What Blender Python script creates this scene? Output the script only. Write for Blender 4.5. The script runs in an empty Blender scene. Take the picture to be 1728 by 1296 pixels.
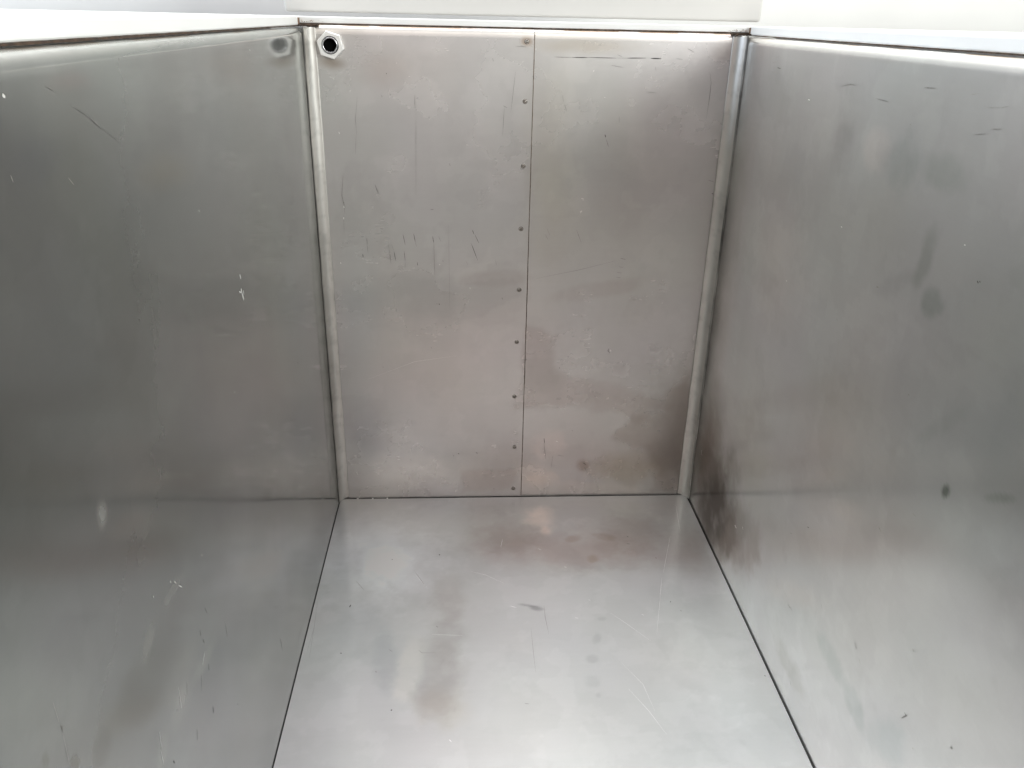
import bpy, bmesh, math, random
import numpy as np
from mathutils import Vector, Matrix

random.seed(7)
rng = np.random.default_rng(11)
scene = bpy.context.scene
R = math.radians

# ------------------------------------------------------------------ camera
W2 = 0.30            # half width of the bin
HT = 0.737           # height of its steel sides
FRONT = -1.34        # inner face of the front wall (behind the camera)
cd = bpy.data.cameras.new('camera'); cam = bpy.data.objects.new('camera', cd)
scene.collection.objects.link(cam); scene.camera = cam
pitch, yaw, roll = 0.42445, -0.06532, 0.023158
f = Vector((0, math.cos(pitch), -math.sin(pitch))); u = Vector((0, math.sin(pitch), math.cos(pitch))); x = Vector((1, 0, 0))
x, u = x*math.cos(roll) + u*math.sin(roll), -x*math.sin(roll) + u*math.cos(roll)
Z = Matrix.Rotation(yaw, 3, 'Z'); x, u, f = Z @ x, Z @ u, Z @ f
m = Matrix((x, u, -f)).transposed().to_4x4(); m.translation = Vector((-0.08929, -1.20067, 0.75659))
cam.matrix_world = m
cd.sensor_width = 36; cd.lens = 36*1373.52/1728
cd.clip_start = 0.01; cd.clip_end = 100

# ------------------------------------------------------------------ light
w = bpy.data.worlds.new('World'); scene.world = w; w.use_nodes = True
w.node_tree.nodes['Background'].inputs[0].default_value = (0.93, 0.96, 1.0, 1)
w.node_tree.nodes['Background'].inputs[1].default_value = 0.01
def lamp(name, loc, target, sx, sy, power, col):
    l = bpy.data.lights.new(name, 'AREA'); l.shape = 'RECTANGLE'; l.size = sx; l.size_y = sy; l.energy = power; l.color = col
    o = bpy.data.objects.new(name, l); scene.collection.objects.link(o); o.location = loc
    o.rotation_euler = (Vector(target)-Vector(loc)).to_track_quat('-Z', 'Y').to_euler()
    return o
lamp('ceiling_light', (0.0, 0.2, 2.3), (0, -0.6, 0), 1.8, 0.9, 48, (1.0, 0.99, 0.995))
lamp('ceiling_light', (-1.0, 0.25, 2.2), (0.2, -0.8, 0.2), 1.0, 0.7, 29, (0.92, 1.0, 1.0))
lamp('side_light', (-2.3, -0.8, 1.05), (0.3, -0.6, 0.5), 1.8, 0.5, 30, (0.72, 0.84, 1.0))  # cool window out of frame on the left
lamp('side_light', (2.0, -2.4, 1.7), (0, -0.3, 0.5), 1.6, 1.3, 101, (0.95, 1.0, 0.97))  # added fill lamp at the right rear; no window known there
lamp('room_light', (0, -3.4, 1.5), (0, 0, 0.5), 2.4, 1.4, 18, (1.0, 0.87, 0.82))
scene.view_settings.view_transform = 'Standard'; scene.view_settings.look = 'None'
scene.view_settings.exposure = 0.0; scene.view_settings.gamma = 1; scene.view_settings.use_curve_mapping = False
scene.cycles.max_bounces = 16; scene.cycles.glossy_bounces = 12; scene.cycles.diffuse_bounces = 6
scene.cycles.use_denoising = True

# ------------------------------------------------------------------ helpers
def link(o, parent=None):
    scene.collection.objects.link(o)
    if parent: o.parent = parent
    return o
def empty(name, loc, label, cat):
    o = bpy.data.objects.new(name, None); o.location = loc; o.empty_display_size = .1
    o['label'] = label; o['category'] = cat
    return link(o)
def obj(name, verts, faces, mat, parent=None, smooth=False, mats=None, midx=None):
    me = bpy.data.meshes.new(name)
    me.from_pydata([tuple(v) for v in verts], [], [tuple(q) for q in faces])
    for mm in (mats or [mat]): me.materials.append(mm)
    if midx is not None: me.polygons.foreach_set('material_index', midx)
    me.polygons.foreach_set('use_smooth', [smooth]*len(me.polygons))
    me.update()
    return link(bpy.data.objects.new(name, me), parent)
def from_bm(name, bm, mats, parent=None, smooth=False):
    me = bpy.data.meshes.new(name); bm.to_mesh(me); bm.free()
    for mm in (mats if isinstance(mats, list) else [mats]): me.materials.append(mm)
    me.polygons.foreach_set('use_smooth', [smooth]*len(me.polygons))
    return link(bpy.data.objects.new(name, me), parent)
def bevel_box(name, lo, hi, mat, parent=None, bev=0.001, seg=2):
    bm = bmesh.new(); bmesh.ops.create_cube(bm, size=1)
    for v in bm.verts: v.co = Vector([lo[i] + (v.co[i]+.5)*(hi[i]-lo[i]) for i in range(3)])
    if bev: bmesh.ops.bevel(bm, geom=bm.edges[:], offset=bev, segments=seg, affect='EDGES', profile=.5)
    return from_bm(name, bm, mat, parent)

def vnoise(a, b, sc, seed, octs=4, gain=.5):
    """fractal value noise in numpy, about -1..1"""
    out = np.zeros_like(a); amp = 1; tot = 0
    for k in range(octs):
        r = np.random.default_rng(seed*31+k); G = r.uniform(-1, 1, (256, 256))
        X = a/sc + 57.3; Y = b/sc + 91.7
        xi = np.floor(X).astype(int); yi = np.floor(Y).astype(int); fx = X-xi; fy = Y-yi
        fx = fx**3*(fx*(fx*6-15)+10); fy = fy**3*(fy*(fy*6-15)+10)
        g = lambda i, j: G[(xi+i) % 256, (yi+j) % 256]
        out += amp*((g(0,0)*(1-fx)+g(1,0)*fx)*(1-fy) + (g(0,1)*(1-fx)+g(1,1)*fx)*fy)
        tot += amp; amp *= gain; sc = sc/2.03
    return out/tot*1.6

# soft stains, tone shifts and painted-in light: panel -> (centre, half-axis a, half-axis b, rgb multiplier, roughness change, edge softness, raggedness)
BLOBS = {
 'back': [
  ((0.2579, 0.0701),(0.0567, -0.0006),(0.0065, -0.0641),(0.79, 0.76, 0.74),0.05,0.9,0.6),
  ((0.2845, 0.155),(0.0406, -0.0064),(-0.002, -0.1207),(0.8, 0.77, 0.75),0.03,0.9,0.4),
  ((0.2762, 0.7157),(0.0251, 0.0005),(0.0022, -0.0168),(0.93, 0.91, 0.89),0.0,0.9,0.3),
  ((0.1705, 0.5443),(0.1054, 0.0011),(0.0112, -0.1287),(0.98, 0.97, 0.96),0.0,0.9,0.4),
  ((0.1889, 0.6278),(0.094, 0.0014),(0.0109, -0.1133),(1.08, 1.08, 1.07),0.0,0.9,0.5),
  ((0.2427, 0.6447),(0.0515, -0.0042),(0.0004, -0.0958),(1.1, 1.1, 1.1),0.0,0.9,0.3),  # missing lamp light painted back in at the upper right
  ((0.0394, 0.5429),(0.0521, 0.0005),(0.007, -0.1708),(1.0, 0.985, 0.94),0.0,0.9,0.4),
  ((-0.2569, 0.3031),(0.0457, 0.0),(-0.0114, -0.1978),(0.96, 1.0, 1.01),0.0,0.9,0.3),
  ((-0.2478, 0.1259),(0.0387, -0.0004),(-0.0034, -0.0662),(0.9, 0.91, 0.92),0.0,0.8,0.5),
  ((-0.1453, 0.3614),(0.1542, 0.0061),(0.0004, -0.0381),(0.94, 0.95, 0.95),0.0,0.6,0.5),
  ((-0.1484, 0.2218),(0.1232, -0.0005),(-0.0034, -0.1568),(1.08, 1.07, 1.06),0.0,0.9,0.4),  # lifts the tone of the lower left half
  ((-0.1721, 0.0517),(0.1196, -0.0014),(-0.0011, -0.0393),(1.15, 1.14, 1.12),0.0,0.7,0.7),  # lifts the tone along the bottom left
  ((0.0578, 0.0951),(0.0352, -0.0004),(0.0014, -0.0341),(1.16, 1.12, 1.1),0.02,0.6,0.9),
  ((0.0345, 0.0434),(0.0388, -0.0165),(-0.0063, -0.0219),(1.1, 1.08, 1.06),0.02,0.6,0.9),
  ((0.1925, 0.0533),(0.072, -0.0008),(0.0028, -0.0352),(0.92, 0.88, 0.82),0.02,0.7,0.7),
  ((0.1152, 0.06),(0.0142, -0.0001),(0.0008, -0.0139),(0.8, 0.74, 0.7),0.02,0.6,0.9),
  ((-0.2664, 0.6942),(0.0233, -0.0035),(-0.0027, -0.0104),(0.62, 0.57, 0.52),0.1,0.9,0.3),  # dark brown patch just under the hex nut
  ((-0.1948, 0.6842),(0.0484, 0.0009),(-0.0013, -0.0304),(0.95, 0.92, 0.9),0.0,0.9,0.4),
  ((-0.0005, 0.7255),(0.0097, 0.0002),(0.0002, -0.0075),(0.72, 0.62, 0.54),0.1,0.7,0.4),
  ((0.0811, 0.7211),(0.0901, -0.0011),(0.0003, -0.012),(0.9, 0.87, 0.82),0.02,0.8,0.5),
  ((-0.0363, 0.3902),(0.0634, 0.0037),(0.001, -0.015),(0.93, 0.92, 0.91),0.0,0.5,0.6),
  ((0.1204, 0.3717),(0.0902, 0.0169),(0.0035, -0.0151),(0.93, 0.91, 0.9),0.0,0.5,0.6),
 ],
 'right': [
  ((-0.1412, 0.0706),(-0.0936, 0.0519),(0.0152, -0.1057),(0.24, 0.21, 0.19),0.05,0.75,0.55),  # strong brown darkening low in the back corner
  ((-0.0668, 0.1241),(-0.0863, 0.0433),(0.0013, -0.098),(0.55, 0.5, 0.47),0.03,0.8,0.5),
  ((-0.2192, 0.0694),(-0.068, 0.0391),(0.0145, -0.0707),(0.6, 0.56, 0.53),0.03,0.7,0.7),
  ((-0.0395, 0.3756),(-0.0886, 0.0249),(0.0072, -0.3042),(0.86, 0.82, 0.8),0.0,0.9,0.2),  # soft brown band beside the corner strip
  ((-0.4318, 0.6506),(-0.03, 0.0018),(-0.0011, -0.0232),(1.1, 1.06, 1.05),0.02,0.5,0.5),
  ((-0.3607, 0.6491),(-0.0298, 0.0007),(0.0049, -0.0261),(0.88, 0.87, 0.88),0.02,0.7,0.8),
  ((-0.4789, 0.6472),(-0.0454, 0.0072),(-0.0128, -0.0289),(0.88, 0.9, 0.9),0.02,0.7,0.9),
  ((-0.5471, 0.6486),(-0.0334, 0.0058),(-0.0078, -0.0176),(0.86, 0.88, 0.87),0.02,0.7,0.9),
  ((-0.5516, 0.5756),(-0.0159, 0.0016),(0.0051, -0.0358),(0.82, 0.83, 0.82),0.02,0.7,0.9),
  ((-0.5782, 0.5477),(-0.0183, 0.0042),(-0.0015, -0.0137),(0.8, 0.82, 0.81),0.02,0.6,0.9),
  ((-0.5142, 0.543),(-0.0294, 0.0203),(-0.0134, -0.0054),(0.92, 0.92, 0.92),0.02,0.7,0.9),
  ((-0.6314, 0.4592),(-0.0323, 0.033),(-0.0096, -0.0035),(0.94, 0.95, 0.94),0.0,0.7,0.9),
  ((-0.657, 0.4136),(-0.0057, 0.0028),(-0.0009, -0.0061),(0.45, 0.48, 0.44),0.05,0.55,0.15),
  ((-0.7179, 0.4449),(-0.0167, 0.0106),(-0.0018, -0.004),(0.8, 0.82, 0.8),0.0,0.6,0.8),
  ((-0.5496, 0.1393),(-0.0129, 0.0163),(-0.0389, -0.0095),(0.86, 0.88, 0.88),0.0,0.6,0.95),
  ((-0.6099, 0.1338),(-0.0093, 0.0132),(-0.0287, -0.0073),(0.86, 0.88, 0.88),0.0,0.6,0.95),
  ((-0.4662, 0.0526),(-0.0136, 0.0175),(-0.051, -0.0026),(0.9, 0.9, 0.88),0.0,0.6,0.95),
  ((-0.6746, 0.1567),(-0.0258, 0.0389),(-0.0236, -0.0089),(0.92, 0.95, 0.95),0.0,0.6,0.95),
  ((-0.4458, 0.1425),(-0.0854, 0.0503),(0.0063, -0.0296),(1.05, 1.02, 1.0),0.0,0.9,0.7),
  ((-0.2284, 0.4995),(-0.1142, 0.0305),(-0.0476, -0.1078),(1.03, 1.0, 0.99),0.0,0.9,0.5),
  ((-0.4689, 0.3889),(-0.147, 0.0733),(-0.0297, -0.0671),(1.02, 1.0, 0.98),0.0,0.9,0.5),
  ((-0.2922, 0.0906),(-0.0496, 0.0316),(0.0006, -0.0493),(0.8, 0.76, 0.74),0.0,0.6,0.9),
 ],
 'left': [
  ((-0.7872, 0.4869),(0.0066, -0.0043),(-0.0038, -0.0081),(1.6, 1.6, 1.57),0.2,0.55,0.6),
  ((-0.5983, 0.6504),(0.0718, -0.0123),(-0.0072, -0.0153),(1.04, 1.0, 0.95),0.0,0.9,0.6),
  ((-0.7749, 0.6895),(0.0347, -0.0053),(-0.0074, -0.016),(0.95, 0.95, 0.98),0.0,0.9,0.7),
  ((-0.7204, 0.7201),(0.0356, -0.0025),(-0.003, -0.0065),(1.03, 0.97, 0.97),0.0,0.9,0.5),
  ((-0.7148, 0.3723),(0.006, -0.0069),(-0.0287, 0.0023),(1.14, 1.13, 1.12),0.05,0.6,0.8),
  ((-0.7645, 0.3704),(0.0068, -0.0069),(-0.0121, -0.0091),(1.18, 1.17, 1.15),0.05,0.6,0.8),
  ((-0.6787, 0.2747),(0.0078, -0.0093),(-0.0338, 0.0033),(1.12, 1.12, 1.1),0.05,0.6,0.8),
  ((-0.7352, 0.2847),(0.0121, -0.0146),(-0.0233, -0.0073),(1.16, 1.15, 1.13),0.05,0.6,0.85),
  ((-0.7741, 0.2861),(0.008, -0.0095),(-0.0122, -0.0146),(1.14, 1.13, 1.11),0.05,0.6,0.85),
  ((-0.8038, 0.3653),(0.0135, -0.0164),(-0.0228, -0.0103),(0.94, 0.935, 0.92),0.03,0.8,0.95),
  ((-0.675, 0.3346),(0.1202, -0.1288),(-0.0396, 0.0005),(1.04, 1.04, 1.04),0.0,0.9,0.9),
  ((-0.8875, 0.4455),(0.0469, -0.0476),(-0.0146, -0.0317),(1.12, 1.12, 1.1),0.0,0.9,0.6),
  ((-0.598, 0.3112),(0.0832, -0.0722),(-0.0535, -0.0157),(1.05, 1.05, 1.05),0.0,0.9,0.7),
  ((-0.7557, 0.3388),(0.0369, -0.0445),(-0.0407, -0.0066),(0.95, 0.945, 0.93),0.03,0.9,0.95),
  ((-0.8422, 0.3625),(0.0085, -0.0111),(-0.0104, -0.0069),(0.86, 0.85, 0.83),0.03,0.6,0.85),
  ((-0.5495, 0.1179),(0.0283, -0.0307),(-0.0774, -0.0189),(1.05, 1.05, 1.05),0.0,0.7,0.8),
  ((-0.8942, 0.4107),(0.0033, -0.0038),(-0.0015, -0.0033),(0.8, 0.79, 0.74),0.0,0.5,0.8),
  ((-0.8725, 0.3834),(0.0048, -0.0056),(-0.0019, -0.004),(0.74, 0.72, 0.66),0.0,0.5,0.8),
  ((-0.1907, 0.0602),(0.0882, -0.0651),(-0.1529, -0.0388),(0.86, 0.86, 0.86),0.0,0.9,0.3),
 ],
 'floor': [
  ((0.0355, -0.0649),(0.0335, -0.0008),(-0.0033, -0.0386),(1.3, 1.2, 1.14),-0.03,0.8,0.9),  # worn patch with its warm reflected glow painted in
  ((0.0417, -0.1043),(0.0134, -0.0004),(-0.0015, -0.0166),(1.3, 1.2, 1.14),-0.03,0.8,0.9),  # same glow continued, painted into the tint
  ((-0.0167, -0.1193),(0.0663, -0.0017),(-0.0026, -0.0487),(0.86, 0.82, 0.8),0.02,0.7,0.8),
  ((0.0734, -0.1612),(0.1849, -0.0049),(-0.0074, -0.0615),(0.9, 0.84, 0.82),0.02,0.8,0.6),
  ((0.1751, -0.116),(0.0769, -0.002),(-0.0139, -0.0741),(0.85, 0.81, 0.79),0.02,0.8,0.7),
  ((0.266, -0.1585),(0.0325, -0.0112),(-0.0252, -0.0688),(0.88, 0.85, 0.83),0.02,0.8,0.5),
  ((0.1353, -0.1232),(0.0179, -0.0061),(-0.003, -0.0112),(0.89, 0.86, 0.83),0.02,0.6,0.9),
  ((0.0823, -0.1267),(0.0155, 0.0041),(-0.0002, -0.0111),(0.88, 0.84, 0.8),0.02,0.6,0.9),
  ((0.1076, -0.1818),(0.0109, -0.0003),(-0.0017, -0.012),(0.9, 0.86, 0.8),0.02,0.6,0.8),
  ((-0.1091, -0.2689),(0.0303, -0.0009),(0.0011, -0.0779),(0.9, 0.88, 0.87),0.02,0.7,0.8),
  ((-0.112, -0.3476),(0.0315, -0.005),(-0.003, -0.0681),(0.88, 0.87, 0.86),0.02,0.8,0.9),
  ((-0.1217, -0.4269),(0.0309, -0.0054),(-0.0036, -0.0691),(0.88, 0.87, 0.86),0.02,0.7,0.95),
  ((-0.1597, -0.4054),(0.0194, -0.0053),(-0.0042, -0.0606),(1.09, 1.08, 1.05),0.0,0.5,0.95),
  ((-0.1913, -0.3835),(0.0183, -0.0006),(0.0054, -0.0641),(0.9, 0.91, 0.92),0.02,0.6,0.8),
  ((-0.2359, -0.3264),(0.0477, -0.0015),(0.0083, -0.0705),(0.95, 0.96, 0.97),0.02,0.8,0.6),
  ((-0.2643, -0.1964),(0.0269, -0.0082),(0.0014, -0.0706),(0.92, 0.92, 0.93),0.0,0.7,0.7),
  ((-0.209, -0.1762),(0.1074, -0.003),(0.0121, -0.1422),(1.32, 1.34, 1.35),0.0,0.9,0.6),  # window reflection painted in as a bright bluish patch
  ((0.0115, -0.2941),(0.0113, -0.0034),(-0.0012, -0.0061),(0.66, 0.66, 0.66),0.05,0.7,0.8),
  ((-0.0005, -0.2875),(0.0163, -0.004),(-0.0006, -0.0032),(0.72, 0.72, 0.72),0.05,0.7,0.5),
  ((0.087, -0.3597),(0.0048, -0.0047),(-0.0066, -0.0116),(0.86, 0.86, 0.86),0.03,0.6,0.9),
  ((0.0763, -0.3945),(0.0092, -0.0003),(-0.0013, -0.0085),(0.89, 0.89, 0.89),0.03,0.6,0.9),
  ((0.0706, -0.4335),(0.0119, -0.0004),(-0.0018, -0.0118),(0.92, 0.92, 0.92),0.03,0.6,0.95),
  ((0.0745, -0.457),(0.0043, -0.0002),(-0.0008, -0.0048),(0.88, 0.88, 0.88),0.03,0.6,0.9),
  ((0.0998, -0.319),(0.0082, -0.0003),(-0.0009, -0.006),(0.91, 0.91, 0.91),0.03,0.6,0.9),
  ((-0.1136, -0.4654),(0.0427, -0.0015),(0.0008, -0.037),(1.0, 0.98, 0.95),0.0,0.7,0.9),
  ((0.0112, -0.5057),(0.0995, -0.0511),(-0.0191, -0.0483),(1.03, 1.03, 1.03),0.0,0.9,0.8),
  ((0.2238, -0.3972),(0.0748, 0.0385),(0.0095, -0.1488),(1.1, 1.11, 1.11),0.0,0.9,0.7),  # lifts the tone on the right of the floor
 ],
}
# outlined patches, some tide-marked: panel -> (outline, rgb multiplier, roughness change, edge width)
PATCHES = {
 'back': [
  ([(0.0058, 0.315), (0.0349, 0.311), (0.0573, 0.291), (0.0565, 0.2667), (0.0527, 0.244), (0.0717, 0.2272), (0.1108, 0.2208), (0.1652, 0.21), (0.216, 0.1904), (0.2532, 0.1662), (0.2047, 0.15), (0.1339, 0.1648), (0.0644, 0.1739), (0.0058, 0.17)],(0.9, 0.87, 0.86),0.02,0.01),
  ([(0.2809, 0.2308), (0.2542, 0.2042), (0.2432, 0.1663), (0.1853, 0.1424), (0.1672, 0.1168), (0.2152, 0.0879), (0.2441, 0.0527), (0.2332, 0.0028), (0.3018, -0.0006)],(0.86, 0.83, 0.81),0.02,0.008),
  ([(0.0092, 0.0367), (0.0296, 0.0365), (0.0549, 0.0432), (0.0808, 0.0335), (0.1325, 0.0281), (0.1748, 0.0156), (0.2377, 0.01), (0.2807, -0.0003), (0.0061, 0.0011)],(1.05, 1.03, 1.01),0.0,0.006),
  ([(-0.094, 0.0508), (-0.0013, 0.052), (-0.0027, 0.0263), (-0.0106, 0.0109), (-0.0922, 0.0096)],(0.94, 0.91, 0.9),0.02,0.006),
  ([(-0.2315, 0.0582), (-0.1715, 0.0712), (-0.096, 0.0635), (-0.0942, 0.0073), (-0.2339, 0.0045)],(1.05, 1.05, 1.05),0.0,0.008),
  ([(-0.3059, 0.3797), (-0.2161, 0.3931), (-0.1268, 0.3823), (-0.0108, 0.3884), (-0.0066, 0.3646), (-0.0449, 0.3501), (-0.0632, 0.3326), (-0.165, 0.3031), (-0.2921, 0.3226)],(0.965, 0.965, 0.965),0.01,0.006),
 ],
 'right': [
  ([(0.0235, 0.1432), (-0.0427, 0.1383), (-0.1115, 0.1384), (-0.1652, 0.1382), (-0.1953, 0.1105), (-0.2343, 0.1003), (-0.2586, 0.0765), (-0.2257, 0.021), (-0.1821, -0.0228), (-0.0329, -0.0598)],(0.8, 0.77, 0.75),0.02,0.01),
 ],
 'left': [
 ],
 'floor': [
  ([(-0.0922, -0.149), (-0.0196, -0.1739), (0.0521, -0.1877), (0.1223, -0.2043), (0.1953, -0.202), (0.2841, -0.2117), (0.2891, -0.0083), (-0.0718, -0.0003), (-0.0825, -0.0759)],(0.93, 0.9, 0.89),0.02,0.03),  # broad brown darkening across the back of the floor
  ([(-0.1377, -0.4827), (-0.1568, -0.4546), (-0.1353, -0.4164), (-0.1456, -0.3522), (-0.1002, -0.348), (-0.0847, -0.3976), (-0.0958, -0.4661)],(0.95, 0.94, 0.93),0.02,0.012),
 ],
}
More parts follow.
